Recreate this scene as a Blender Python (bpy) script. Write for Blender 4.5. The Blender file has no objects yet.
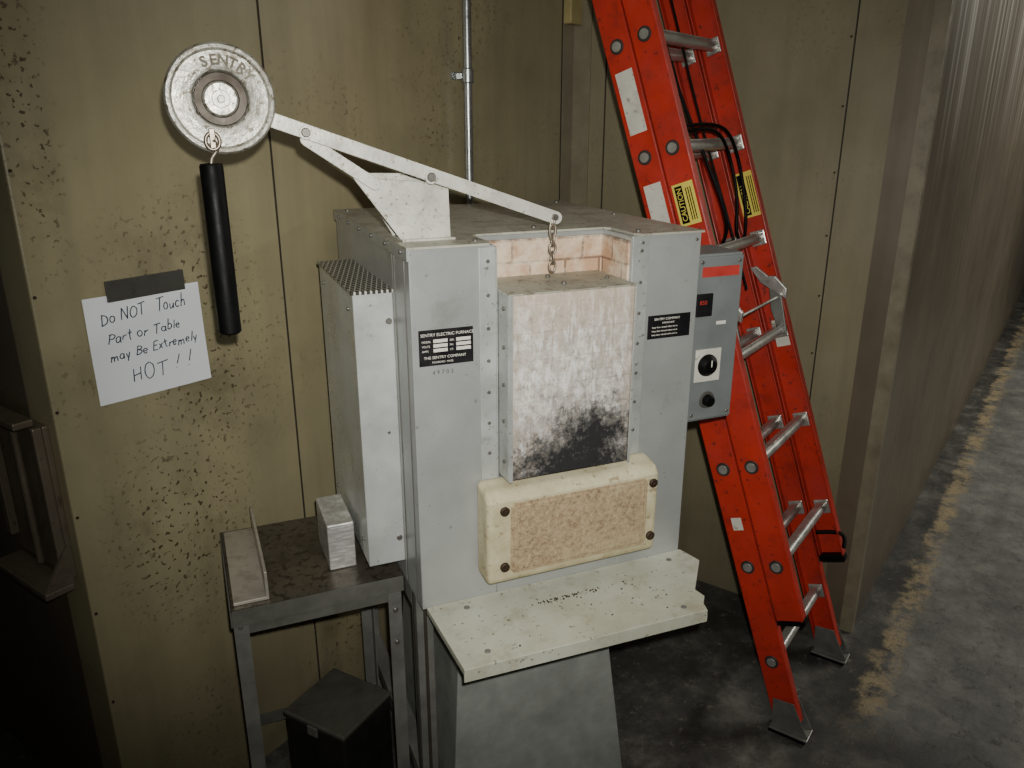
import bpy, bmesh, math, random
from mathutils import Vector, Matrix
random.seed(4)
D=bpy.data; SC=bpy.context.scene; COL=SC.collection

# ------------------------------------------------------------------ helpers
def link(o,parent=None):
    COL.objects.link(o)
    if parent is not None: o.parent=parent
    return o
def empty(name,M):
    o=D.objects.new(name,None); o.empty_display_size=.1; link(o); o.matrix_world=M; return o
def bev(o,w,seg=2):
    if w>0:
        m=o.modifiers.new('bevel','BEVEL'); m.width=w; m.segments=seg; m.limit_method='ANGLE'; m.angle_limit=math.radians(40)
def mobj(name,verts,faces,mat,parent=None,bevel=0,smooth=False,seg=2):
    me=D.meshes.new(name); me.from_pydata([tuple(v) for v in verts],[],faces); me.update()
    bm=bmesh.new(); bm.from_mesh(me); bmesh.ops.recalc_face_normals(bm,faces=bm.faces); bm.to_mesh(me); bm.free()
    if mat: me.materials.append(mat)
    o=D.objects.new(name,me); link(o,parent)
    if smooth:
        for p in me.polygons: p.use_smooth=True
        try: me.set_sharp_from_angle(angle=math.radians(40))
        except Exception: pass
    bev(o,bevel,seg); return o
BF=[(0,1,2,3),(4,7,6,5),(0,4,5,1),(1,5,6,2),(2,6,7,3),(3,7,4,0)]
def bv(x0,x1,y0,y1,z0,z1):
    return [(x0,y0,z0),(x1,y0,z0),(x1,y1,z0),(x0,y1,z0),(x0,y0,z1),(x1,y0,z1),(x1,y1,z1),(x0,y1,z1)]
def box(name,x0,x1,y0,y1,z0,z1,mat,parent=None,bevel=0):
    return mobj(name,bv(x0,x1,y0,y1,z0,z1),BF,mat,parent,bevel)
def boxes(name,lst,mat,parent=None,bevel=0):
    V=[];F=[]
    for b in lst:
        n=len(V); V+=bv(*b); F+=[tuple(i+n for i in f) for f in BF]
    return mobj(name,V,F,mat,parent,bevel)
def prism(name,pts,axis,c0,c1,mat,parent=None,bevel=0,seg=2):
    n=len(pts)
    def mk(p,c):
        if axis=='y': return (p[0],c,p[1])
        if axis=='z': return (p[0],p[1],c)
        return (c,p[0],p[1])
    V=[mk(p,c0) for p in pts]+[mk(p,c1) for p in pts]
    F=[tuple(range(n)),tuple(range(2*n-1,n-1,-1))]+[(i,(i+1)%n,n+(i+1)%n,n+i) for i in range(n)]
    return mobj(name,V,F,mat,parent,bevel,False,seg)
def lathe_geo(prof,p0,axis,seg=32):
    a=Vector(axis).normalized(); t=Vector((0,0,1)) if abs(a.z)<.9 else Vector((1,0,0))
    u=a.cross(t).normalized(); v=a.cross(u)
    V=[];F=[];n=len(prof);p0=Vector(p0)
    for k in range(seg):
        an=2*math.pi*k/seg; d=u*math.cos(an)+v*math.sin(an)
        for r,h in prof: V.append(p0+a*h+d*r)
    for k in range(seg):
        k2=(k+1)%seg
        for i in range(n-1): F.append((k*n+i,k2*n+i,k2*n+i+1,k*n+i+1))
    return V,F
def lathe(name,prof,p0,axis,mat,parent=None,seg=32,smooth=True):
    V,F=lathe_geo(prof,p0,axis,seg); return mobj(name,V,F,mat,parent,0,smooth)
def cyls(name,lst,mat,parent=None,seg=14):
    V=[];F=[]
    for p0,p1,r in lst:
        a=Vector(p1)-Vector(p0); L=a.length
        e=min(r*.2,L*.3)
        v,f=lathe_geo([(.0001,0),(r-e,0),(r,e),(r,L-e),(r-e,L),(.0001,L)],p0,a,seg)
        n=len(V); V+=v; F+=[tuple(i+n for i in q) for q in f]
    return mobj(name,V,F,mat,parent,0,True)
def curve(name,pts,r,mat,parent=None,cyc=False,res=3,strokes=None):
    c=D.curves.new(name,'CURVE'); c.dimensions='3D'; c.bevel_depth=r; c.bevel_resolution=res
    for st in (strokes or [pts]):
        s=c.splines.new('NURBS'); s.points.add(len(st)-1)
        for i,p in enumerate(st): s.points[i].co=(p[0],p[1],p[2],1)
        s.order_u=min(3,len(st)); s.use_endpoint_u=not cyc; s.use_cyclic_u=cyc
    t=D.objects.new('tmp',c); COL.objects.link(t)
    me=D.meshes.new_from_object(t.evaluated_get(bpy.context.evaluated_depsgraph_get()))
    D.objects.remove(t); me.materials.clear(); me.materials.append(mat)
    for p in me.polygons: p.use_smooth=True
    return link(D.objects.new(name,me),parent)
def text(name,body,size,M,mat,parent=None,ext=.0004,shear=0,spacing=1,align='LEFT',off=0):
    c=D.curves.new(name,'FONT'); c.body=body; c.size=size; c.extrude=ext; c.shear=shear; c.space_character=spacing
    c.align_x=align; c.offset=off; c.resolution_u=3
    t=D.objects.new('tmp',c); COL.objects.link(t)
    me=D.meshes.new_from_object(t.evaluated_get(bpy.context.evaluated_depsgraph_get()))
    D.objects.remove(t); me.transform(M); me.materials.clear(); me.materials.append(mat)
    return link(D.objects.new(name,me),parent)
def FRONT(x,y,z,rot=0): # text on plane facing -y
    return Matrix.Translation((x,y,z))@Matrix.Rotation(math.radians(90),4,'X')@Matrix.Rotation(rot,4,'Z')
def linkpts(c,rx,rz,plane,n=14):
    out=[]
    for i in range(n):
        a=2*math.pi*i/n
        if plane=='x': out.append((c[0]+rx*math.cos(a),c[1],c[2]+rz*math.sin(a)))
        else: out.append((c[0],c[1]+rx*math.cos(a),c[2]+rz*math.sin(a)))
    return out

# ------------------------------------------------------------------ materials
class N:
    def __init__(s,name,rough=.5,metal=0.,spec=None):
        s.m=D.materials.new(name); s.m.use_nodes=True; s.t=s.m.node_tree; s.b=s.t.nodes['Principled BSDF']
        s.b.inputs['Roughness'].default_value=rough; s.b.inputs['Metallic'].default_value=metal
        if spec is not None: s.b.inputs['Specular IOR Level'].default_value=spec
        s.tc=s.t.nodes.new('ShaderNodeTexCoord').outputs['Object']
    def put(s,sock,v):
        if isinstance(v,bpy.types.NodeSocket): s.t.links.new(v,sock)
        elif isinstance(v,(tuple,list)) and len(v)==3 and sock.type=='RGBA': sock.default_value=(*v,1)
        else: sock.default_value=v
    def map(s,scale=(1,1,1),rot=(0,0,0),loc=(0,0,0),vec=None):
        n=s.t.nodes.new('ShaderNodeMapping'); s.put(n.inputs['Vector'],vec or s.tc)
        n.inputs['Scale'].default_value=scale; n.inputs['Rotation'].default_value=rot; n.inputs['Location'].default_value=loc
        return n.outputs[0]
    def noise(s,scale,detail=4,rough=.6,vec=None,dist=0):
        n=s.t.nodes.new('ShaderNodeTexNoise'); s.put(n.inputs['Vector'],vec or s.tc)
        n.inputs['Scale'].default_value=scale; n.inputs['Detail'].default_value=detail; n.inputs['Roughness'].default_value=rough
        n.inputs['Distortion'].default_value=dist
        return n.outputs[0]
    def ramp(s,f,stops):
        n=s.t.nodes.new('ShaderNodeValToRGB'); s.put(n.inputs[0],f); e=n.color_ramp.elements
        while len(e)<len(stops): e.new(.5)
        for i,(p,c) in enumerate(stops):
            e[i].position=p; c=(c,c,c) if isinstance(c,(int,float)) else c; e[i].color=(*c,1)
        return n.outputs[0]
    def mix(s,f,a,b,mode='MIX'):
        n=s.t.nodes.new('ShaderNodeMix'); n.data_type='RGBA'; n.blend_type=mode
        s.put(n.inputs[0],f); s.put(n.inputs[6],a); s.put(n.inputs[7],b); return n.outputs[2]
    def ma(s,op,a,b=0.,c=None,clamp=False):
        n=s.t.nodes.new('ShaderNodeMath'); n.operation=op; n.use_clamp=clamp
        s.put(n.inputs[0],a); s.put(n.inputs[1],b)
        if c is not None: s.put(n.inputs[2],c)
        return n.outputs[0]
    def xyz(s,vec=None):
        n=s.t.nodes.new('ShaderNodeSeparateXYZ'); s.put(n.inputs[0],vec or s.tc); return n.outputs
    def comb(s,x,y,z=0.):
        n=s.t.nodes.new('ShaderNodeCombineXYZ'); s.put(n.inputs[0],x);s.put(n.inputs[1],y);s.put(n.inputs[2],z); return n.outputs[0]
    def blob(s,u,v,cu,cv,ru,rv,hi=1.25):
        a=s.ma('DIVIDE',s.ma('SUBTRACT',u,cu),ru); b=s.ma('DIVIDE',s.ma('SUBTRACT',v,cv),rv)
        return s.ma('SUBTRACT',hi,s.ma('SQRT',s.ma('ADD',s.ma('MULTIPLY',a,a),s.ma('MULTIPLY',b,b))))
    def col(s,c): s.put(s.b.inputs['Base Color'],c)
    def rough(s,c): s.put(s.b.inputs['Roughness'],c)
    def bump(s,h,st=.3,d=.002):
        n=s.t.nodes.new('ShaderNodeBump'); n.inputs['Strength'].default_value=st; n.inputs['Distance'].default_value=d
        s.put(n.inputs['Height'],h); s.t.links.new(n.outputs[0],s.b.inputs['Normal'])
def sc(c,k): return tuple(min(1,x*k) for x in c)
def basic(name,c,rough=.5,metal=0,var=.25,scale=12,bump=.15,bscale=120,spec=None):
    n=N(name,rough,metal,spec)
    f=n.noise(scale,6,.65)
    n.col(n.ramp(f,[(.3,sc(c,1-var)),(.7,sc(c,1+var*.6))]))
    n.rough(n.ramp(n.noise(scale*2,4),[(.3,max(.05,rough-.1)),(.7,min(1,rough+.12))]))
    if bump: n.bump(n.noise(bscale,3),bump)
    return n.m
def dirty(name,c,dirt,rough=.5,metal=0,amount=.62,scale=9,fine=70,bump=.12,big=.55,spk=.8):
    n=N(name,rough,metal)
    base=n.ramp(n.noise(scale,5),[(.3,sc(c,.80)),(.7,sc(c,1.12))])
    bg=n.ramp(n.noise(scale*1.7,6,.7),[(amount-.06,0),(amount+.12,1)])
    sp=n.ramp(n.noise(fine,3,.6),[(amount+.02,0),(amount+.07,1)])
    k=n.ma('MAXIMUM',n.ma('MULTIPLY',bg,big),n.ma('MULTIPLY',sp,spk))
    n.col(n.mix(k,base,dirt)); n.bump(n.noise(140,3),bump)
    n.rough(n.ramp(n.noise(scale*1.3,5),[(.3,max(.1,rough-.12)),(.7,rough+.15)]))
    return n.m

def wall_mat(name,c,dark,speck=.5,blobs=(),axis=0):
    n=N(name,.38)
    base=n.ramp(n.noise(1.6,6,.65),[(.3,sc(c,.78)),(.5,c),(.7,sc(c,1.14))])
    streak=n.ramp(n.noise(1,6,.65,vec=n.map((13,13,.9))),[(.42,0),(.75,.45)])
    base=n.mix(streak,base,sc(c,.6))
    x=n.xyz()
    reg=n.ramp(n.noise(2.3,3,.6),[(.48,0),(.68,.8)])
    for (cu,cv,ru,rv) in blobs:
        reg=n.ma('MAXIMUM',reg,n.ramp(n.blob(x[axis],x[2],cu,cv,ru,rv,1.),[(0,0),(.6,1)]))
    sp=n.ramp(n.noise(85,3,.5),[(.60,0),(.625,1)])
    sp2=n.ramp(n.noise(30,5,.7),[(.61,0),(.66,.9)])
    sm=n.ramp(n.noise(7,6,.7),[(.48,0),(.72,.55)])
    k=n.ma('MULTIPLY',n.ma('MAXIMUM',n.ma('MAXIMUM',sp,sp2),sm),n.ma('MULTIPLY',reg,speck))
    col=n.mix(k,base,dark)
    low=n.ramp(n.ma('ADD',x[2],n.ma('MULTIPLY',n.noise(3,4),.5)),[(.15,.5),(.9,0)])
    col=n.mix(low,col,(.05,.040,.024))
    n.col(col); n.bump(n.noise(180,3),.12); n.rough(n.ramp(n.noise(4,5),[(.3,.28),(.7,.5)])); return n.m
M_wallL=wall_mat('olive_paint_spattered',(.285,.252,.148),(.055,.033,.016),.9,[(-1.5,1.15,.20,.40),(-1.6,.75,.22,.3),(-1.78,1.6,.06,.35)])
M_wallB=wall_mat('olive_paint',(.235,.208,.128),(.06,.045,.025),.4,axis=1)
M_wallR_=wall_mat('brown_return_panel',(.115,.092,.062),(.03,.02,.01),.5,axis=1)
n=N('smooth_partition_sheet',.33,.25)
x=n.xyz()
st=n.noise(1,5,.65,vec=n.map((16,16,.22)))
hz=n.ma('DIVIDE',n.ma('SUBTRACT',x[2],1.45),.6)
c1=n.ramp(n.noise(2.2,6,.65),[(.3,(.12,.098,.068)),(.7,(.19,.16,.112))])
c2=n.ramp(st,[(.34,(.15,.125,.092)),(.52,(.26,.235,.19)),(.66,(.66,.64,.58))])  # pale streaks: highlights on the upper sheet, painted into its colour
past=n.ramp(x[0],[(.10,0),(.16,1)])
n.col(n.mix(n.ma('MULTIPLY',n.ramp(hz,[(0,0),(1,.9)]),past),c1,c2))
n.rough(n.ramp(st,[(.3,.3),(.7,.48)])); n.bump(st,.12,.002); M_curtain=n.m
M_seam=basic('seam_dark',(.03,.024,.015),.8)
M_trimO=basic('olive_trim',(.22,.195,.13),.4)
M_tanbox=basic('tan_box',(.36,.30,.13),.5)

# floor
n=N('worn_concrete',.7)
x=n.xyz()
f=n.noise(6,10,.75); g=n.noise(1.6,5,.65); h=n.noise(22,6,.75)
base=n.ramp(f,[(.32,(.024,.024,.020)),(.5,(.070,.068,.058)),(.64,(.16,.155,.13)),(.8,(.24,.225,.185))])
base=n.mix(n.ramp(g,[(.38,.7),(.6,0)]),base,(.018,.017,.014))
chips=n.ramp(h,[(.57,0),(.66,1)])
base=n.mix(n.ma('MULTIPLY',chips,.45),base,(.24,.22,.175))
dd=n.ma('SUBTRACT',-1.12,x[1])
dn=n.ma('ADD',dd,n.ma('MULTIPLY',n.ma('SUBTRACT',n.noise(6,9,.75),.5),.16))
band=n.ma('MULTIPLY',n.ramp(dn,[(.08,0),(.10,1)]),n.ramp(dn,[(.145,1),(.175,0)]))
patch=n.ramp(n.noise(11,8,.8),[(.44,0),(.58,.9)])
aisle=n.ramp(dn,[(.10,0),(.16,1)])
inb=n.ramp(n.ma('ADD',x[0],.9),[(.40,0),(.60,1)])
aislec=n.ramp(n.noise(5,10,.78),[(.32,(.070,.070,.062)),(.5,(.135,.134,.120)),(.62,(.20,.196,.175)),(.8,(.29,.275,.235))])
base=n.mix(n.ma('MULTIPLY',aisle,inb),base,aislec)
n.col(n.mix(n.ma('MULTIPLY',n.ma('MULTIPLY',band,patch),inb),base,(.34,.27,.15)))
n.rough(n.ramp(f,[(.3,.5),(.7,.85)]))
n.bump(n.ma('ADD',f,n.ma('MULTIPLY',chips,.5)),.6,.008)
M_floor=n.m

M_body=dirty('grey_enamel_panel',(.40,.412,.395),(.15,.13,.10),.36,.35,.64,4,55,.06,.45,.6)
M_top=dirty('top_sheet_dusty',(.43,.42,.34),(.13,.10,.06),.5,.2,.58,11,80,.06)
M_strip=dirty('galvanised_strip',(.47,.485,.46),(.16,.14,.11),.36,.4,.62,12,90)
M_box=dirty('zinc_cover',(.62,.64,.61),(.22,.18,.14),.32,.4,.66,8,60)
M_white=dirty('cast_aluminium',(.52,.51,.44),(.13,.10,.06),.36,.35,.54,18,110,.35,.7,.8)
M_letter=basic('cast_letter_grime',(.10,.085,.055),.5,.3)
M_lever=dirty('lever_paint',(.62,.61,.53),(.20,.16,.10),.40,.2,.60,25,120,.15)
M_dkring=basic('dark_hub',(.06,.045,.03),.5,.4)
M_screw=basic('screw_steel',(.18,.17,.15),.4,.6)
M_rust=basic('rusty_bolt',(.045,.026,.014),.6,.4)
M_chain=basic('chain_steel',(.32,.27,.21),.4,.8)
M_black=basic('black_rubber',(.003,.003,.003),.5,0,.2,spec=.15)
M_plate=basic('nameplate_black',(.010,.009,.010),.4,.1)
M_print=basic('nameplate_print',(.68,.66,.58),.5,0,.1)
n=N('cream_shelf',.42,.1)
x=n.xyz()
c=n.ramp(n.noise(4,6,.65),[(.3,(.38,.375,.28)),(.5,(.50,.505,.40)),(.7,(.58,.59,.50))])
c=n.mix(n.ramp(n.noise(13,7,.75),[(.50,0),(.68,.6)]),c,(.30,.26,.17))
c=n.mix(n.ramp(n.noise(90,3,.5),[(.66,0),(.69,.7)]),c,(.12,.09,.05))
n.col(c); n.bump(n.noise(120,3),.08); n.rough(n.ramp(n.noise(6,5),[(.3,.3),(.7,.6)])); M_shelf=n.m
M_ped=basic('pedestal_grey',(.25,.26,.235),.5,.1)
M_leg=basic('leg_steel',(.20,.20,.18),.45,.4)
M_tab=dirty('dark_table_plate',(.11,.095,.072),(.035,.027,.018),.4,.4,.52,7,60)
M_fr=basic('frame_grey',(.13,.13,.11),.5,.3)
n=N('scuffed_mill_steel',.38,.5)
st=n.noise(1,6,.7,vec=n.map((30,30,160)))
n.col(n.ramp(st,[(.3,(.36,.35,.32)),(.5,(.55,.54,.51)),(.65,(.85,.84,.80))])); n.bump(st,.2,.001); M_steelL=n.m
M_steelM=dirty('angle_steel',(.46,.43,.37),(.16,.10,.05),.38,.45,.58,6,50,.1,.7,.2)
M_dbox=basic('black_case',(.022,.021,.019),.4,.3)
M_dlid=basic('case_lid',(.11,.11,.09),.35,.4)
M_alu=basic('ladder_aluminium',(.50,.49,.45),.35,.7)
M_aluD=basic('shoe_aluminium',(.22,.22,.20),.45,.6)
M_plug=basic('plug_dark',(.05,.04,.035),.5,.3)
M_red=dirty('ladder_fibreglass_red',(.44,.026,.014),(.13,.018,.012),.42,0,.60,8,60,.1)
M_lab=dirty('label_white',(.60,.58,.50),(.3,.26,.2),.55,0,.6)
M_yel=basic('label_yellow',(.72,.60,.10),.5,0,.1)
M_paper=basic('paper',(.74,.77,.79),.8,0,.03,4,.05)
M_ink=basic('ink',(.012,.022,.05),.6,0,.1)
M_tape=dirty('duct_tape',(.06,.06,.05),(.03,.03,.03),.45,.2)
M_redlab=basic('red_label',(.45,.04,.03),.5)
M_ctl=dirty('control_enamel',(.19,.205,.20),(.08,.08,.08),.4,.15,.68)
M_cond=basic('emt_conduit',(.42,.43,.42),.3,.8)
M_brk=dirty('wall_fitting_steel',(.17,.14,.10),(.05,.03,.02),.45,.4)

# expanded metal lid
n=N('expanded_metal',.4,.4)
x=n.xyz()
u=n.ma('DIVIDE',x[0],.010); v=n.ma('DIVIDE',x[1],.040)
a=n.ma('ABSOLUTE',n.ma('SUBTRACT',n.ma('FRACT',n.ma('ADD',n.ma('ADD',u,v),50.)),.5))
b=n.ma('ABSOLUTE',n.ma('SUBTRACT',n.ma('FRACT',n.ma('ADD',n.ma('SUBTRACT',u,v),50.)),.5))
n.col(n.ramp(n.ma('MAXIMUM',a,b),[(.36,(.05,.045,.035)),(.41,(.60,.59,.53))])); M_exp=n.m
# fire brick
n=N('fire_brick',.9)
x=n.xyz(); b=n.t.nodes.new('ShaderNodeTexBrick')
n.put(b.inputs['Vector'],n.comb(n.ma('ADD',x[0],x[1]),x[2]))
b.inputs['Scale'].default_value=1; b.inputs['Brick Width'].default_value=.075; b.inputs['Row Height'].default_value=.042; b.inputs['Mortar Size'].default_value=.0025
b.inputs['Color1'].default_value=(.50,.31,.19,1); b.inputs['Color2'].default_value=(.62,.45,.30,1); b.inputs['Mortar'].default_value=(.24,.15,.10,1)
w=n.ramp(n.noise(22,6,.7),[(.44,0),(.62,.65)])
n.col(n.mix(w,b.outputs['Color'],(.80,.70,.54))); n.bump(n.noise(60,5,.7),.5,.004); M_brick=n.m
# door refractory
n=N('door_refractory',.55,.12)
x=n.xyz()
c=n.ramp(n.noise(38,10,.85),[(.37,(.22,.195,.165)),(.46,(.47,.43,.38)),(.54,(.70,.66,.60)),(.64,(.96,.94,.90))])
big=n.ramp(n.noise(9,5,.6),[(.42,.75),(.58,0)])
c=n.mix(big,c,(.42,.36,.29))
stv=n.noise(1,7,.8,vec=n.map((75,75,22)))
c=n.mix(n.ramp(stv,[(.50,0),(.62,.8)]),c,(.95,.94,.91))
b=n.t.nodes.new('ShaderNodeTexBrick'); n.put(b.inputs['Vector'],n.comb(n.ma('ADD',x[0],n.ma('MULTIPLY',n.noise(20),.004)),n.ma('ADD',x[2],n.ma('MULTIPLY',n.noise(17),.006))))
b.offset=0; b.inputs['Scale'].default_value=1; b.inputs['Brick Width'].default_value=.041; b.inputs['Row Height'].default_value=.05; b.inputs['Mortar Size'].default_value=.001
b.inputs['Color1'].default_value=(1,1,1,1); b.inputs['Color2'].default_value=(.96,.95,.94,1); b.inputs['Mortar'].default_value=(.65,.58,.5,1)
c=n.mix(n.ramp(n.noise(8,4),[(.35,.15),(.65,.7)]),c,b.outputs['Color'],'MULTIPLY')
up=n.ramp(n.ma('ADD',n.ma('SUBTRACT',x[2],.9),n.ma('MULTIPLY',n.noise(16,5),.06)),[(.36,0),(.45,.65)])
c=n.mix(up,c,(.54,.43,.32))
edge=n.ramp(n.ma('ADD',n.ma('ABSOLUTE',n.ma('SUBTRACT',x[0],.287)),n.ma('MULTIPLY',n.noise(25,5),.04)),[(.12,0),(.145,.6)])
c=n.mix(edge,c,(.38,.31,.23))
nz=n.ma('MULTIPLY',n.ma('SUBTRACT',n.noise(40,11,.88),.5),4.2)
s=n.ma('ADD',n.blob(x[0],x[2],.295,.980,.145,.060,1.45),nz)
s2=n.ma('ADD',n.blob(x[0],x[2],.330,1.03,.095,.070,1.35),nz)
s=n.ma('MAXIMUM',s,s2)
hz=n.ramp(n.ma('ADD',n.blob(x[0],x[2],.30,1.0,.19,.16,1.1),n.ma('MULTIPLY',nz,.35)),[(.1,0),(.9,.5)])
c=n.mix(hz,c,(.12,.115,.11))
k=n.ramp(s,[(.15,0),(.5,.6),(1,.985)])
c=n.mix(k,c,(.010,.010,.011))
n.col(c); n.bump(n.noise(45,8,.8),.55,.003); n.rough(n.ma('MAXIMUM',n.ramp(stv,[(.4,.7),(.62,.38)]),n.ma('MULTIPLY',k,.85))); M_door=n.m
# apron
n=N('apron_castable',.8)
x=n.xyz()
c=n.ramp(n.noise(10,7,.7),[(.3,(.38,.33,.19)),(.5,(.54,.485,.31)),(.7,(.66,.62,.45))])
c=n.mix(n.ramp(n.noise(75,3),[(.62,0),(.66,.6)]),c,(.2,.12,.05))
c=n.mix(n.ramp(n.ma('ADD',n.ma('SUBTRACT',x[2],.76),n.ma('MULTIPLY',n.noise(20,5),.02)),[(.01,.5),(.06,0)]),c,(.32,.26,.14))  # shading along the apron's bottom, mixed into its colour
n.col(c); n.bump(n.noise(50,6,.7),.4,.003); M_apron=n.m
n=N('apron_panel',.9)
c=n.ramp(n.noise(105,9,.88),[(.38,(.10,.065,.035)),(.46,(.30,.215,.125)),(.57,(.43,.325,.19)),(.70,(.56,.47,.30))])
c=n.mix(n.ramp(n.noise(9,4),[(.4,0),(.65,.4)]),c,(.50,.42,.26))
n.col(c); n.bump(n.noise(90,6,.75),.7,.003); M_apanel=n.m

# ------------------------------------------------------------------ room (frame W: x along left wall, room at y<0)
aW=math.atan2(.812,.5835)
WM=Matrix.Translation((.2066,2.8695,0))@Matrix.Rotation(aW,4,'Z')
def W(o): o.matrix_world=WM; return o
HW=3.3
W(box('wall_left',-1.827,0,0,.1,0,HW,M_wallL,None,.004))
W(box('wall_back',0,.1,-1.02,.1,0,HW,M_wallB))
W(box('wall_side',-1.827,-1.727,.1,3,0,HW,M_wallR_))
V=[];F=[];nn=420
for i in range(nn+1):
    xx=7.5*i/nn; yy=-1.12+(.0007*math.sin(xx*60)+.0008*math.sin(xx*27) if .12<xx else 0)
    V+=[(xx,yy,0),(xx,yy,HW)]
for i in range(nn): F.append((2*i,2*i+2,2*i+3,2*i+1))
k=len(V); V+=[(0,-1.02,0),(0,-1.02,HW),(7.5,-1.02,0),(7.5,-1.02,HW)]
F+=[(0,1,k+1,k),(2*nn,k+2,k+3,2*nn+1),(k,k+1,k+3,k+2)]
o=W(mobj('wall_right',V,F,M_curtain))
W(box('floor',-5,8,-7,3.2,-.05,0,M_floor))
t=empty('trim_1',WM)
boxes('seams',[(-1.277,-1.273,-.002,.0,0,HW),(-.075,-.071,-.002,0,0,HW)],M_seam,t)
boxes('corner_post',[(-.07,-.001,-.004,0,0,HW),(-.005,0,-.07,-.0041,0,HW)],M_trimO,t)
boxes('seam_back',[(-.002,-.0,-.902,-.898,0,HW),(-.002,0,-.13,-.126,0,HW)],M_seam,t)
boxes('corner_angle',[(-.004,0,-1.12,-1.085,0,HW),(-.004,.03,-1.125,-1.1201,0,HW)],M_trimO,t)
boxes('junction_box',[(-.075,-.004,-.035,-.0042,1.90,2.02)],M_tanbox,t,.004)
cyls('rivets',[((-.002,-.89,z),(-.006,-.89,z),.003) for z in [i*.18+.2 for i in range(15)]]+[((-1.82,0,z),(-1.82,-.003,z),.003) for z in [i*.22+.2 for i in range(14)]],M_rust,t)
e=empty('wall_latch_bracket',WM)
X0=-1.827
boxes('channel',[(X0-.012,X0,.03,.26,.72,1.05),(X0-.03,X0-.012,.03,.045,.72,1.05),(X0-.03,X0-.012,.235,.26,.76,1.07),
 (X0-.07,X0-.012,.02,.25,.70,.715),(X0-.05,X0-.012,.06,.20,1.045,1.06)],M_brk,e,.003)
prism('gusset',[(X0-.07,.715),(X0-.012,.715),(X0-.012,.80)],'y',.022,.03,M_brk,e)
cyls('latch_rod',[((X0-.024,.13,.73),(X0-.024,.13,1.04),.007)],M_brk,e)
e=empty('conduit_pipe',WM)
cyls('pipe',[((-.607,-.03,0),(-.607,-.03,HW-.01),.012)],M_cond,e,20)
cyls('couplings',[((-.607,-.03,1.70),(-.607,-.03,1.74),.0165),((-.607,-.03,.9),(-.607,-.03,.94),.0165)],M_cond,e,20)
boxes('straps',[(-.645,-.569,-.003,0,1.71,1.73),(-.612,-.602,-.02,-.003,1.712,1.728),(-.645,-.569,-.003,0,.5,.52),(-.612,-.602,-.02,-.003,.502,.518)],M_cond,e,.001)

# ------------------------------------------------------------------ warning note
e=empty('warning_note',WM)
NX0,NW,NZ0,NH=-1.740,.244,1.070,.212
def sheet_y(u,v): return -.002-.006*(1-v)**2*(.4+.6*u)-.0015*math.sin(u*3.1)*(1-v)
V=[];F=[];nx,nz=14,10
for j in range(nz+1):
    for i in range(nx+1):
        u=i/nx;v=j/nz
        V.append((NX0+NW*u,sheet_y(u,v),NZ0+NH*v-.004*u))
for j in range(nz):
    for i in range(nx):
        a=j*(nx+1)+i; F.append((a,a+1,a+nx+2,a+nx+1))
p=mobj('sheet',V,F,M_paper,e,0,True)
box('tape',-1.693,-1.528,-.0055,-.0005,1.268,1.309,M_tape,e,.001)
def arc(cx,cy,rx,ry,a0,a1,k=8):
    return [(cx+rx*math.cos(math.radians(a0+(a1-a0)*i/k)),cy+ry*math.sin(math.radians(a0+(a1-a0)*i/k))) for i in range(k+1)]
G={ # hand lettering strokes: (advance, strokes)
'D':(.75,[[(.08,0),(.08,.5),(.08,1)],[(0,1)]+arc(.1,.5,.55,.5,90,-90)+[(0,0)]]),
'o':(.55,[arc(.24,.28,.22,.28,80,440,12)]),
'N':(.8,[[(.05,0),(.07,1)],[(.07,1),(.6,0)],[(.6,0),(.64,1.05)]]),
'O':(.8,[arc(.36,.5,.34,.5,80,440,14)]),
'T':(.75,[[(0,.98),(.7,1.04)],[(.36,1),(.33,0)]]),
'u':(.6,[[(.05,.5),(.06,.1),(.2,0),(.38,.1),(.44,.5)],[(.44,.5),(.46,0)]]),
'c':(.5,[arc(.26,.27,.22,.27,50,310,10)]),
'h':(.58,[[(.06,0),(.1,1.05)],[(.08,.3),(.2,.52),(.36,.45),(.42,0)]]),
'P':(.65,[[(.08,0),(.1,1)],[(.0,.96)]+arc(.15,.74,.4,.27,90,-90)]),
'a':(.6,[arc(.24,.27,.2,.25,50,400,11),[(.45,.5),(.44,.1),(.52,0)]]),
'r':(.45,[[(.08,0),(.08,.5)],[(.08,.3),(.2,.5),(.38,.48)]]),
't':(.5,[[(.2,.9),(.2,.1),(.36,0)],[(.02,.58),(.4,.62)]]),
'b':(.58,[[(.08,1),(.08,.0)],[(.08,.4)]+arc(.22,.25,.24,.25,90,-90)+[(.08,0)]]),
'l':(.25,[[(.1,1),(.08,0)]]),
'e':(.55,[[(.05,.28),(.44,.34)]+arc(.25,.3,.2,.25,20,320,11)]),
'm':(.85,[[(.05,0),(.06,.5)],[(.06,.3),(.18,.5),(.3,.42),(.34,0)],[(.34,.3),(.46,.5),(.62,.42),(.66,0)]]),
'y':(.55,[[(.05,.5),(.22,.08)],[(.44,.52),(.2,-.35)]]),
'B':(.68,[[(.08,0),(.1,1)],[(.0,1)]+arc(.12,.77,.36,.23,90,-90)+arc(.12,.27,.44,.27,90,-90)+[(0,0)]]),
'E':(.62,[[(.08,1),(.06,0)],[(.06,1),(.5,1.03)],[(.07,.52),(.42,.54)],[(.05,0),(.5,.02)]]),
'x':(.5,[[(.03,.5),(.4,0)],[(.4,.52),(.02,0)]]),
'H':(.75,[[(.06,0),(.1,1)],[(.56,0),(.6,1.03)],[(.08,.5),(.58,.56)]]),
'!':(.4,[[(.2,1.05),(.14,.3)],[(.12,.06),(.13,.0)]]),
' ':(.45,[])}
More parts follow.
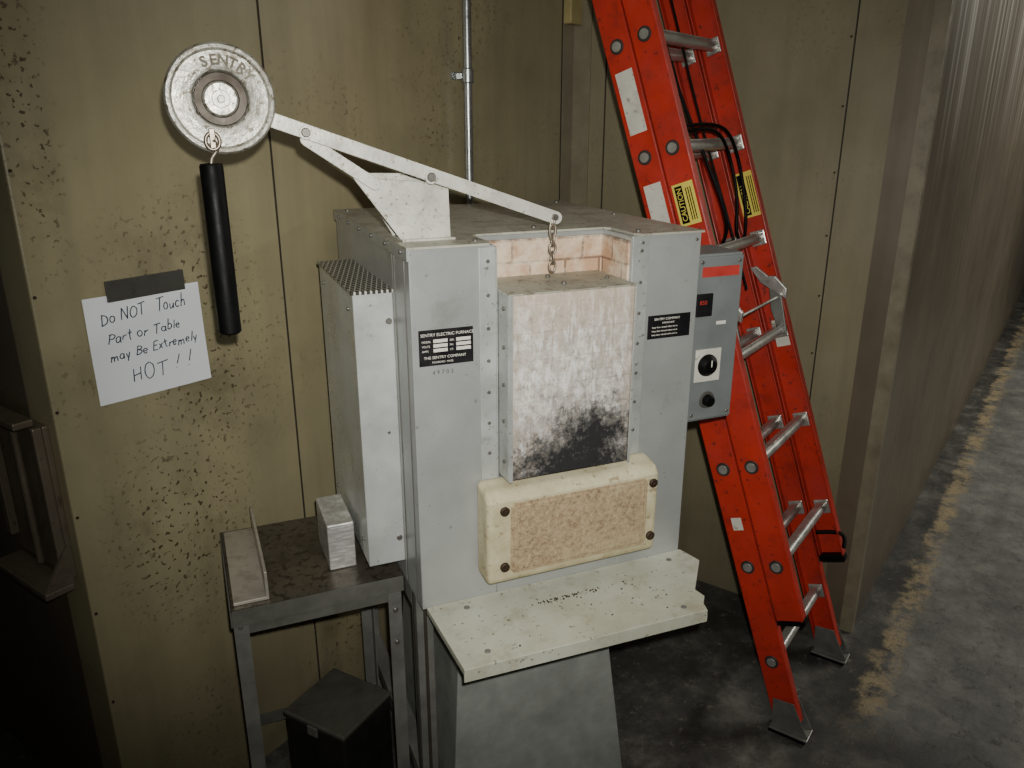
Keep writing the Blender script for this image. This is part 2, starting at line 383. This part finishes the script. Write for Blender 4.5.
def note(s,h,x0,x1,z,slope=0.):
    tot=sum(G[c][0] for c in s); k=(x1-x0)/tot; px=0; S=[]
    for c in s:
        a,st=G[c]; jz=random.uniform(-.10,.10)*h; js=random.uniform(.82,1.12); sl=random.uniform(0,.25); jw=random.uniform(.85,1.05)
        for l in st:
            P=[]
            for (gx,gy) in l:
                X=x0+(px+gx*jw+gy*sl)*k; Z=z+jz+gy*h*js+slope*(X-x0)+random.uniform(-.03,.03)*h
                u=(X-NX0)/NW; v=(Z-NZ0)/NH
                P.append((X,sheet_y(u,v)-.0006,Z))
            S.append(P)
        px+=a
    curve('handwriting',None,.00105,M_ink,e,False,1,S)
note('Do NOT  Touch',.024,-1.712,-1.530,1.226,.06)
note('Part or Table',.021,-1.706,-1.548,1.188,.02)
note('may Be Extremely',.020,-1.706,-1.514,1.150,.04)
note('HOT ! !',.030,-1.668,-1.535,1.098,.08)
# ------------------------------------------------------------------ furnace
FM=Matrix.Translation((-.173,1.315,0))@Matrix.Rotation(math.radians(22.5),4,'Z')
f=empty('electric_furnace',FM)
WD=.584; DP=.645; ZT=1.4; ZB=.70; OL=.155
box('body',0,WD,.112,DP,ZB,ZT-.003,M_body,f,.003)
box('front_column_left',0,OL,0,.112,ZB,ZT-.003,M_body,f,.002)
box('front_column_right',.430,WD,0,.112,ZB,ZT-.003,M_body,f,.002)
box('front_lower',OL,.430,0,.112,ZB,.955,M_body,f)
prism('top_sheet',[(-.004,-.004),(.144,-.004),(.150,.02),(.150,.100),(.162,.112),(.430,.112),(.440,.100),(.440,.012),(.452,-.004),(WD+.004,-.004),(WD+.004,DP+.004),(-.004,DP+.004)],'z',ZT-.003,ZT+.001,M_top,f)
box('top_side_flange',-.004,0,-.004,DP,ZT-.022,ZT-.003,M_body,f)
boxes('brick_lining',[(OL,.430,.106,.118,.955,1.388),(.424,.431,.004,.106,.955,1.388)],M_brick,f)
boxes('opening_strips',[(.124,OL+.001,-.003,0,.955,ZT-.006),(.430,.466,-.003,0,.955,ZT-.006)],M_strip,f,.001)
boxes('opening_lips',[(OL+.001,OL+.003,-.003,.02,.955,ZT-.006),(.4275,.430,-.003,.02,.955,ZT-.006)],M_strip,f)
sl=[]
for z in [1.37,1.31,1.25,1.19,1.13,1.07,1.01]:
    sl+=[((.140,-.003,z),(.140,-.0065,z),.0034),((.449,-.003,z),(.449,-.0065,z),.0034)]
for y in [.03,.14,.25,.36,.47,.58]:
    sl+=[((-.004,y,1.39),(-.008,y,1.39),.004)]
for x_ in (.45,.57): sl+=[((x_,-.004,1.385),(x_,-.0075,1.385),.003)]
sl+=[((.13,.03,1.4),(.13,.03,1.405),.005),((.46,.03,1.4),(.46,.03,1.405),.005),((.30,.16,1.4),(.30,.16,1.405),.005),((.56,.60,1.4),(.56,.60,1.405),.005),((.02,.6,1.4),(.02,.6,1.405),.005),((.56,.3,1.4),(.56,.3,1.405),.005)]
cyls('screws',sl,M_screw,f,10)
boxes('side_seam',[(-.0012,0,.098,.101,ZB,1.38),(-.0012,0,.03,.0315,ZB,1.38)],M_screw,f)
box('nameplate',.012,.112,-.002,0,1.192,1.257,M_plate,f,.0005)
TX=lambda s,sz,x_,z,al='LEFT',y=-.0024,m=None: text('plate_text',s,sz,FRONT(x_,y,z),m or M_print,f,.0002,0,1,al)
TX('SENTRY ELECTRIC FURNACE',.0076,.015,1.2455)
for i in range(3):
    z=1.2345-.0085*i
    TX(['MODEL','VOLTS','AMPS'][i],.005,.017,z); TX(['SER.','PH.','CY.'][i],.005,.068,z)
boxes('plate_fields',[(.038,.064,-.0026,-.0022,1.2335-.0085*i,1.2395-.0085*i) for i in range(3)]+[(.080,.107,-.0026,-.0022,1.2335-.0085*i,1.2395-.0085*i) for i in range(3)],M_print,f)
TX('THE SENTRY COMPANY',.0072,.020,1.2045); TX('FOXBORO  MASS.',.005,.035,1.1965)
TX('4 9 7 0 3',.011,.035,1.175,'LEFT',-.0006,M_screw)
box('data_plate',.473,.570,-.002,0,1.194,1.241,M_plate,f,.0005)
TX('SENTRY COMPANY',.0068,.486,1.231); TX('IMPORTANT',.005,.505,1.2235)
for i in range(3): TX('keep door closed when not in',.0048,.482,1.2155-.0075*i)
# door
DX=.1605
box('door_block',DX+.0015,.412,-.052,.104,.967,1.316,M_door,f,.004)
boxes('door_edge_frame',[(DX-.001,DX+.0015,-.048,.10,.965,1.317),(DX-.001,DX+.0065,-.054,-.052,.965,1.3175),(.4095,.4145,-.054,-.052,.965,1.3175),(.412,.4145,-.052,.10,.965,1.317)],M_strip,f,.0008)
box('door_top_sheet',DX-.001,.414,-.054,.104,1.316,1.3185,M_top,f,.0008)
cyls('door_screws',[((DX-.001,-.03,z),(DX-.004,-.03,z),.004) for z in (1.29,1.22,1.15,1.08,1.0)]+[((.29,.07,1.318),(.29,.07,1.323),.005),((.29,.0,1.318),(.29,.0,1.323),.005),((.39,.02,1.318),(.39,.02,1.323),.004)],M_screw,f,10)
# apron
prism('apron_block',[(0,.76),(-.060,.76),(-.062,.932),(-.050,.948),(0,.958)],'x',.113,.482,M_apron,f,.010,3)
prism('apron_panel',[(.172,.785),(.442,.785),(.449,.792),(.449,.915),(.442,.922),(.172,.922),(.165,.915),(.165,.792)],'y',-.0650,-.058,M_apanel,f,.003)
prism('apron_panel_rim',[(.166,.779),(.448,.779),(.455,.788),(.455,.919),(.448,.928),(.166,.928),(.159,.919),(.159,.788)],'y',-.0628,-.056,M_apanel,f,.002)
ab=[]
for x_ in (.147,.467):
    for z in (.914,.796): ab+=[((x_,-.058,z),(x_,-.067,z),.0095)]
cyls('apron_bolts',ab,M_rust,f,12)
cyls('apron_bolt_slots',[((a[0][0],-.067,a[0][2]),(a[0][0],-.070,a[0][2]),.0045) for a in ab],M_rust,f,6)
# shelf
prism('shelf',[(.008,0),(.015,-.2025),(.508,-.215),(.514,-.192),(.531,-.172),(.527,-.145),(.601,-.055),(.588,0)],'z',.690,.704,M_shelf,f,.0015)
prism('shelf_front_lip',[(.0145,-.2025),(.508,-.215),(.508,-.212),(.0145,-.1995)],'z',.678,.693,M_shelf,f)
cyls('shelf_screws',[((x_,y,.704),(x_,y,.7055),.006) for x_,y in ((.07,-.17),(.08,-.03),(.54,-.03),(.47,-.19))],M_leg,f,12)
V=[];F=[]
for i in range(110):
    if i<80: x_=random.gauss(.27,.035); y=-.066-abs(random.gauss(0,.008))
    else: x_=random.uniform(.05,.5); y=random.uniform(-.18,-.064)
    s_=random.uniform(.0005,.0015)
    k=len(V); V+=bv(x_-s_,x_+s_,y-s_,y+s_,.704,.704+s_); F+=[tuple(i_+k for i_ in q) for q in BF]
mobj('scale_crumbs',V,F,M_rust,f)
def frustum(name,b,t,z0,z1,mat,par,bevel=0):
    V=[(b[0],b[2],z0),(b[1],b[2],z0),(b[1],b[3],z0),(b[0],b[3],z0),(t[0],t[2],z1),(t[1],t[2],z1),(t[1],t[3],z1),(t[0],t[3],z1)]
    return mobj(name,V,BF,mat,par,bevel)
frustum('pedestal',(.03,.475,-.035,.40),(.07,.385,-.015,.40),0,.69,M_ped,f,.003)
boxes('stand_legs',[(.0,.035,.05,.085,0,.70),(.549,.584,.30,.335,0,.70),(0,.035,.60,.635,0,.70),(.549,.584,.60,.635,0,.70)],M_leg,f,.002)
boxes('stand_grooves',[(.014,.021,.0485,.05,0,.70),(-.0015,0,.064,.071,0,.70)],M_seam,f)
boxes('stand_rails',[(.0,.035,.085,.60,.66,.70),(.0,.035,.085,.60,.2,.235)],M_leg,f)
box('terminal_cover',-.074,0,.12,.475,.745,1.305,M_box,f,.002)
box('cover_lid',-.077,0,.117,.478,1.303,1.309,M_exp,f)
cyls('cover_screws',[((-.01,.12,z),(-.01,.1155,z),.006) for z in (1.25,.80)]+[((-.02,.12,1.03),(-.02,.117,1.03),.003)]+[((-.074,y,z),(-.0775,y,z),.004) for y in (.16,.43) for z in (1.27,.79)],M_screw,f,10)
# lever
prism('bracket_front',[(-.070,1.512),(.060,1.500),(.097,1.488),(.099,1.401),(.010,1.401)],'y',.072,.078,M_lever,f,.001)
prism('bracket_rear',[(-.055,1.515),(.060,1.512),(.097,1.505),(.099,1.401),(.010,1.401)],'y',.128,.134,M_lever,f,.001)
box('bracket_web',.093,.099,.078,.128,1.401,1.47,M_lever,f,.001)
box('bracket_foot',.008,.104,.060,.150,1.401,1.405,M_lever,f,.001)
def bar(name,p,q,h,y0,y1,mat):
    p=Vector(p);q=Vector(q);d=(q-p).normalized()
    pts=[]
    for k in range(7):
        a=math.pi/2+math.pi*k/6; pts.append(p+d*math.cos(a)*h+Vector((-d.y,d.x))*math.sin(a)*h)
    for k in range(7):
        a=-math.pi/2+math.pi*k/6; pts.append(q+d*math.cos(a)*h+Vector((-d.y,d.x))*math.sin(a)*h)
    return prism(name,[tuple(v) for v in pts],'y',y0,y1,mat,f,.001)
bar('lever_arm',(-.225,1.613),(.297,1.431),.0115,.050,.060,M_lever)
bar('lever_arm_rear',(-.142,1.572),(-.035,1.500),.010,.0605,.070,M_lever)
cyls('lever_bolts',[((.059,.044,1.510),(.059,.140,1.510),.008),((-.144,.045,1.583),(-.144,.075,1.583),.0075),((.292,.042,1.433),(.292,.066,1.433),.006)],M_screw,f,12)
cyls('lever_washers',[((.059,.0465,1.510),(.059,.05,1.510),.012),((-.144,.0475,1.583),(-.144,.05,1.583),.011)],M_lever,f,16)
# counterweight
cx,cz=-.2665,1.631
prof=[(.0001,.0),(.012,.0),(.013,.003),(.022,.003),(.0245,.006),(.026,.011),(.0375,.011),(.039,.006),(.0405,.003),(.044,.004),(.0665,.0045),(.070,.0),(.0745,.0005),(.078,.006),(.078,.032),(.075,.036),(.0001,.036)]
lathe('counterweight',prof,(cx,.018,cz),(0,1,0),M_white,f,64)
lathe('hub_ring',[(.0255,.0),(.0265,-.003),(.0365,-.003),(.0375,0),(.037,.002),(.0255,.002),(.0255,0)],(cx,.0275,cz),(0,1,0),M_dkring,f,48)
cyls('hub_bolt',[((cx,.020,cz),(cx,.013,cz),.006)],M_lever,f,8)
for i,chh in enumerate('SENTRY'):
    a=math.radians(110-14.5*i); r_=.047
    text('weight_letter',chh,.0205,FRONT(cx+r_*math.cos(a),.0212,cz+r_*math.sin(a),a-math.pi/2),M_letter,f,.0018,0,1,'CENTER',.0006)
hx,hy=-.291,.036
boxes('eye_lug',[(hx-.004+.006,hx+.004+.006,.005,.018,1.562,1.590)],M_chain,f,.001)
curve('eye',linkpts((hx+.006,.010,1.572),.010,.012,'x'),.003,M_chain,f,True)
curve('hook',[(hx+.006,.006,1.575),(hx+.014,.012,1.563),(hx+.006,.014,1.553),(hx,.012,1.545),(hx,.012,1.53)],.003,M_chain,f)
lathe('handle_grip',[(.0001,0),(.014,0),(.0170,.003),(.0170,.255),(.0155,.259),(.006,.260),(.0001,.260)],(hx,.012,1.281),(0,0,1),M_black,f,28)
z=1.424
i=0
while z>1.326:
    curve('chain_link',linkpts((.292,.055,z),.0065,.011,'x' if i%2 else 'y'),.0022,M_chain,f,True,2); z-=.0165; i+=1
curve('chain_loop',linkpts((.290,.052,1.409),.006,.018,'x'),.002,M_chain,f,True,2)

# ------------------------------------------------------------------ control box
e=empty('control_box',FM)
box('case',.588,.702,.018,.125,.995,1.350,M_ctl,e,.003)
box('front_frame',.590,.700,.013,.018,1.000,1.345,M_ctl,e,.002)
box('red_label',.602,.690,.0115,.013,1.305,1.325,M_redlab,e)
boxes('display',[(.592,.630,.009,.013,1.225,1.272)],M_plate,e,.001)
text('readout','850',.012,FRONT(.598,.0087,1.25),M_redlab,e,.0002)
boxes('dial_plate',[(.600,.662,.0105,.013,1.085,1.155)],M_lab,e,.0005)
lathe('dial',[(.0001,-.014),(.014,-.014),(.016,-.011),(.023,-.003),(.024,0),(.0001,0)],(.630,.0105,1.120),(0,1,0),M_black,e,28)
lathe('knob',[(.0001,-.016),(.010,-.016),(.012,-.013),(.013,0),(.0001,0)],(.636,.0125,1.043),(0,1,0),M_black,e,24)
lathe('knob_ring',[(.013,-.003),(.018,-.003),(.019,0),(.013,0)],(.636,.0125,1.043),(0,1,0),M_screw,e,24)
cyls('screws',[((x_,.013,z),(x_,.010,z),.004) for x_ in (.60,.69) for z in (1.012,1.335)],M_screw,e,10)
box('pointer',.629,.631,-.0045,-.0035,1.12,1.134,M_print,e)
boxes('labels',[(.645,.668,.012,.013,1.205,1.212)],M_print,e)

# ------------------------------------------------------------------ side table
e=empty('side_table',FM)
box('top_plate',-.345,-.003,.136,.473,.690,.700,M_tab,e,.001)
boxes('rim',[(-.345,-.003,.134,.138,.665,.700),(-.347,-.343,.134,.473,.665,.700)],M_fr,e)
L=.028
boxes('legs',[(-.343,-.343+L,.139,.142,0,.69),(-.343,-.340,.142,.139+L,0,.69),
 (-.036,-.008,.139,.142,0,.69),(-.011,-.008,.142,.139+L,0,.69),
 (-.343,-.340,.44,.47,0,.69),(-.343,-.315,.467,.47,0,.69),(-.036,-.008,.467,.47,0,.69),(-.011,-.008,.44,.467,0,.69)],M_leg,e)
boxes('rails',[(-.340,-.011,.142,.147,.64,.665),(-.340,-.011,.462,.466,.15,.18),(-.339,-.335,.147,.462,.15,.18)],M_fr,e)
cyls('leg_bolts',[((-.330,.139,.66),(-.330,.135,.66),.005),((-.022,.139,.62),(-.022,.134,.62),.006),((-.022,.139,.54),(-.022,.134,.54),.006)],M_screw,e,8)
e=empty('angle_iron',FM)
prism('angle',[(-.338,.7005),(-.270,.7005),(-.270,.762),(-.276,.762),(-.276,.7075),(-.338,.7075)],'y',.152,.455,M_steelM,e,.001)
e=empty('steel_block',FM)
boxes('bar_stock',[(-.140,-.084,.21,.352,.7005,.806)],M_steelL,e,.003)
boxes('scribed_end',[(-.133,-.090,.2095,.2105,.707,.799)],M_steelL,e,.0004)
o=mobj('storage_box',bv(-.085,.085,-.088,.088,0,.285),BF,M_dbox,None,.006); o.matrix_world=Matrix.Translation((-.412,1.54,0))@Matrix.Rotation(math.radians(61),4,'Z')
lid=box('lid',-.088,.088,-.091,.091,.285,.297,M_dlid,o,.004)
box('clasp',-.092,-.088,-.015,.015,.265,.29,M_fr,o,.002)

# ------------------------------------------------------------------ ladder
q=Vector((-.812,.5835,0)); w=Vector((.5835,.812,0)); zz=Vector((0,0,1))
sl_=.35; al=(q*sl_+zz).normalized(); ly=al.cross(w)
LMx=Matrix(((w.x,ly.x,al.x,.765),(w.y,ly.y,al.y,1.758),(w.z,ly.z,al.z,0),(0,0,0,1)))
e=empty('extension_ladder',LMx)
LW=.43; hd=.036
def rail(name,left,yc,z0,z1):
    x0=0 if left else LW; s=1 if left else -1
    def X(a,b):
        return (x0+s*a,x0+s*b) if s>0 else (x0+s*b,x0+s*a)
    a,b=X(0,.004); c,d=X(.004,.028)
    boxes(name,[(a,b,yc-hd,yc+hd,z0,z1),(c,d,yc-hd,yc-hd+.004,z0,z1),(c,d,yc+hd-.004,yc+hd,z0,z1)],M_red,e,.0012)
    a,b=X(-.0012,0)
    boxes(name+'_ribs',[(a,b,yc-hd+.002,yc-hd+.006,z0,z1),(a,b,yc+hd-.006,yc+hd-.002,z0,z1)],M_red,e)
Y2=-.078
rail('base_rail_left',True,0,.035,3.17); rail('base_rail_right',False,0,.035,3.17)
rail('fly_rail_left',True,Y2,.34,3.05); rail('fly_rail_right',False,Y2,.34,3.05)
rg=[];pl=[];pi=[]
zs=[.218+.277*i for i in range(11)]
for z in zs:
    for Y,lo,hi in ((0,0,3.1),(Y2,.4,3.0)):
        if lo<z<hi:
            rg.append(((.002,Y,z),(LW-.002,Y,z),.0145))
            pl.append(((0,Y,z),(-.0045,Y,z),.0185)); pi.append(((-.0045,Y,z),(-.006,Y,z),.0125))
            pl.append(((LW,Y,z),(LW+.004,Y,z),.0175))
cyls('rungs',rg,M_alu,e,18); cyls('rung_plugs',pl,M_plug,e,20); cyls('rung_plug_centres',pi,M_alu,e,16)
boxes('rung_treads',[(.01,LW-.01,p[0][1]-.011,p[0][1]+.011,p[0][2]+.011,p[0][2]+.0155) for p in rg],M_alu,e,.001)
boxes('rung_flanges',[(LW-.010,LW-.004,p[0][1]-.022,p[0][1]+.022,p[0][2]-.022,p[0][2]+.022) for p in rg],M_alu,e,.003)
box('label_spec',-.001,0,-.024,.024,1.665,1.82,M_lab,e); box('label_rating',-.001,0,-.024,.024,1.41,1.535,M_lab,e)
box('label_small',-.001,0,-.014,.014,.60,.635,M_lab,e)
RT=lambda x_,y,z: Matrix.Translation((x_,y,z))@Matrix(((0,0,-1,0),(0,1,0,0),(1,0,0,0),(0,0,0,1)))
def caution(x_,y,z0,z1):
    box('label_caution',x_-.001,x_,y-.028,y+.028,z0,z1,M_yel,e)
    box('label_band',x_-.0015,x_-.001,y+.002,y+.022,z0+.006,z1-.006,M_black,e)
    text('label_text','CAUTION',.019,RT(x_-.002,y+.005,z0+.011),M_yel,e,.0002,0,.95)
    for k in range(3): box('label_line',x_-.0015,x_-.001,y-.008-.006*k,y-.0055-.006*k,z0+.01,z1-.014,M_black,e)
caution(0,Y2,1.41,1.515); caution(LW-.004,Y2,1.39,1.52)
box('plain_label',LW-.0055,LW-.0045,Y2-.02,Y2+.02,1.00,1.08,M_lab,e)
def shoe(xa):
    Mi=LMx.inverted()
    def P(a,b,z):
        return Mi@(Vector((.765,1.758,0))+w*a-q*b+zz*z)
    def sb(name,a0,a1,b0,b1,z0,z1,mat):
        V=[P(*v) for v in bv(a0,a1,b0,b1,z0,z1)]; return mobj(name,V,BF,mat,e,.002)
    sb('shoe_pad',xa-.022,xa+.036,-.055,.045,0.001,.010,M_black)
    sb('shoe_plate',xa-.022,xa+.036,-.055,.050,.010,.015,M_aluD)
    for a in (xa-.010,xa+.032):
        pts=[(-.05,.015),(.048,.015),(.036,.035),(.0,.105),(-.055,.10),(-.052,.06)]
        V=[P(a,b,z) for b,z in pts]+[P(a+.004,b,z) for b,z in pts]
        mobj('shoe_ear',V,[tuple(range(6)),tuple(range(11,5,-1))]+[(i,(i+1)%6,6+(i+1)%6,6+i) for i in range(6)],M_aluD,e,.001)
shoe(0); shoe(LW-.028)
boxes('fly_end_caps',[(.0,.03,Y2-.038,Y2+.038,.325,.345),(LW-.03,LW,Y2-.038,Y2+.038,.325,.345)],M_black,e,.003)
for xx in (.03,LW-.045):
    prism('rung_lock',[(Y2-.05,1.14),(Y2-.02,1.17),(Y2+.01,1.20),(Y2+.03,1.25),(Y2+.012,1.25),(Y2-.015,1.215),(Y2-.035,1.21),(Y2-.06,1.165)],'x',xx,xx+.012,M_alu,e,.002)
    prism('lock_finger',[(Y2-.03,1.04),(Y2-.008,1.045),(Y2+.0,1.12),(Y2-.01,1.18),(Y2-.04,1.16)],'x',xx+.002,xx+.010,M_aluD,e,.002)
cyls('lock_spring',[((.05,Y2-.03,1.15),(LW-.05,Y2-.03,1.15),.004)],M_alu,e,8)
curve('guide_hook',[(LW-.05,Y2+.02,.43),(LW-.02,Y2-.03,.42),(LW-.02,Y2-.055,.40),(LW-.05,Y2-.05,.38)],.006,M_black,e)
curve('rope',[(.17,-.04,3.0),(.17,-.045,2.4),(.165,-.05,1.95),(.17,-.055,1.75),(.16,-.09,1.55),(.17,-.10,1.45),(.19,-.09,1.36),(.2,-.05,1.33)],.0045,M_black,e)
curve('rope_tail',[(.10,-.06,1.64),(.14,-.10,1.645),(.24,-.11,1.63),(.30,-.10,1.57),(.30,-.095,1.45),(.28,-.07,1.35),(.33,-.07,1.32),(.36,-.09,1.42),(.34,-.11,1.60),(.24,-.11,1.66),(.12,-.06,1.66)],.0045,M_black,e)
curve('rope_thin',[(.26,-.05,2.9),(.26,-.06,2.0),(.25,-.06,1.7),(.26,-.07,1.4),(.27,-.07,1.2)],.003,M_black,e)

# ------------------------------------------------------------------ camera and light
cam=D.cameras.new('camera'); cam.sensor_width=36; cam.lens=790/1024*36
co=D.objects.new('camera',cam); link(co); co.location=(0,0,1.6); co.rotation_euler=(math.radians(90-18.4),0,0)
SC.camera=co
def look(o,t):
    o.rotation_euler=(Vector(t)-o.location).to_track_quat('-Z','Y').to_euler()
l=D.lights.new('phone_flash','SPOT'); l.energy=122; l.spot_size=math.radians(84); l.spot_blend=1; l.shadow_soft_size=.012; l.color=(1,.99,.94)
o=D.objects.new('phone_flash',l); link(o); o.location=(.03,-.01,1.66); look(o,(.08,1.5,1.2))
l=D.lights.new('overhead_fill','AREA'); l.shape='RECTANGLE'; l.size=1.6; l.size_y=.4; l.energy=6; l.color=(1,.96,.84)  # soft unseen fill added overhead to lift the dim scene
o=D.objects.new('overhead_fill',l); link(o); o.location=(.6,.2,3.4); look(o,(.3,1.7,.8))
l=D.lights.new('aisle_fill','AREA'); l.shape='RECTANGLE'; l.size=2.4; l.size_y=.4; l.energy=105; l.color=(1,.97,.90)  # unseen lamp added to reflect in the right wall and brighten the aisle
o=D.objects.new('aisle_fill',l); link(o); o.location=(4.6,3.2,3.2); look(o,(3.6,3.6,0))
wd=D.worlds.new('world'); SC.world=wd; wd.use_nodes=True
wd.node_tree.nodes['Background'].inputs[0].default_value=(.9,.9,.78,1); wd.node_tree.nodes['Background'].inputs[1].default_value=.03
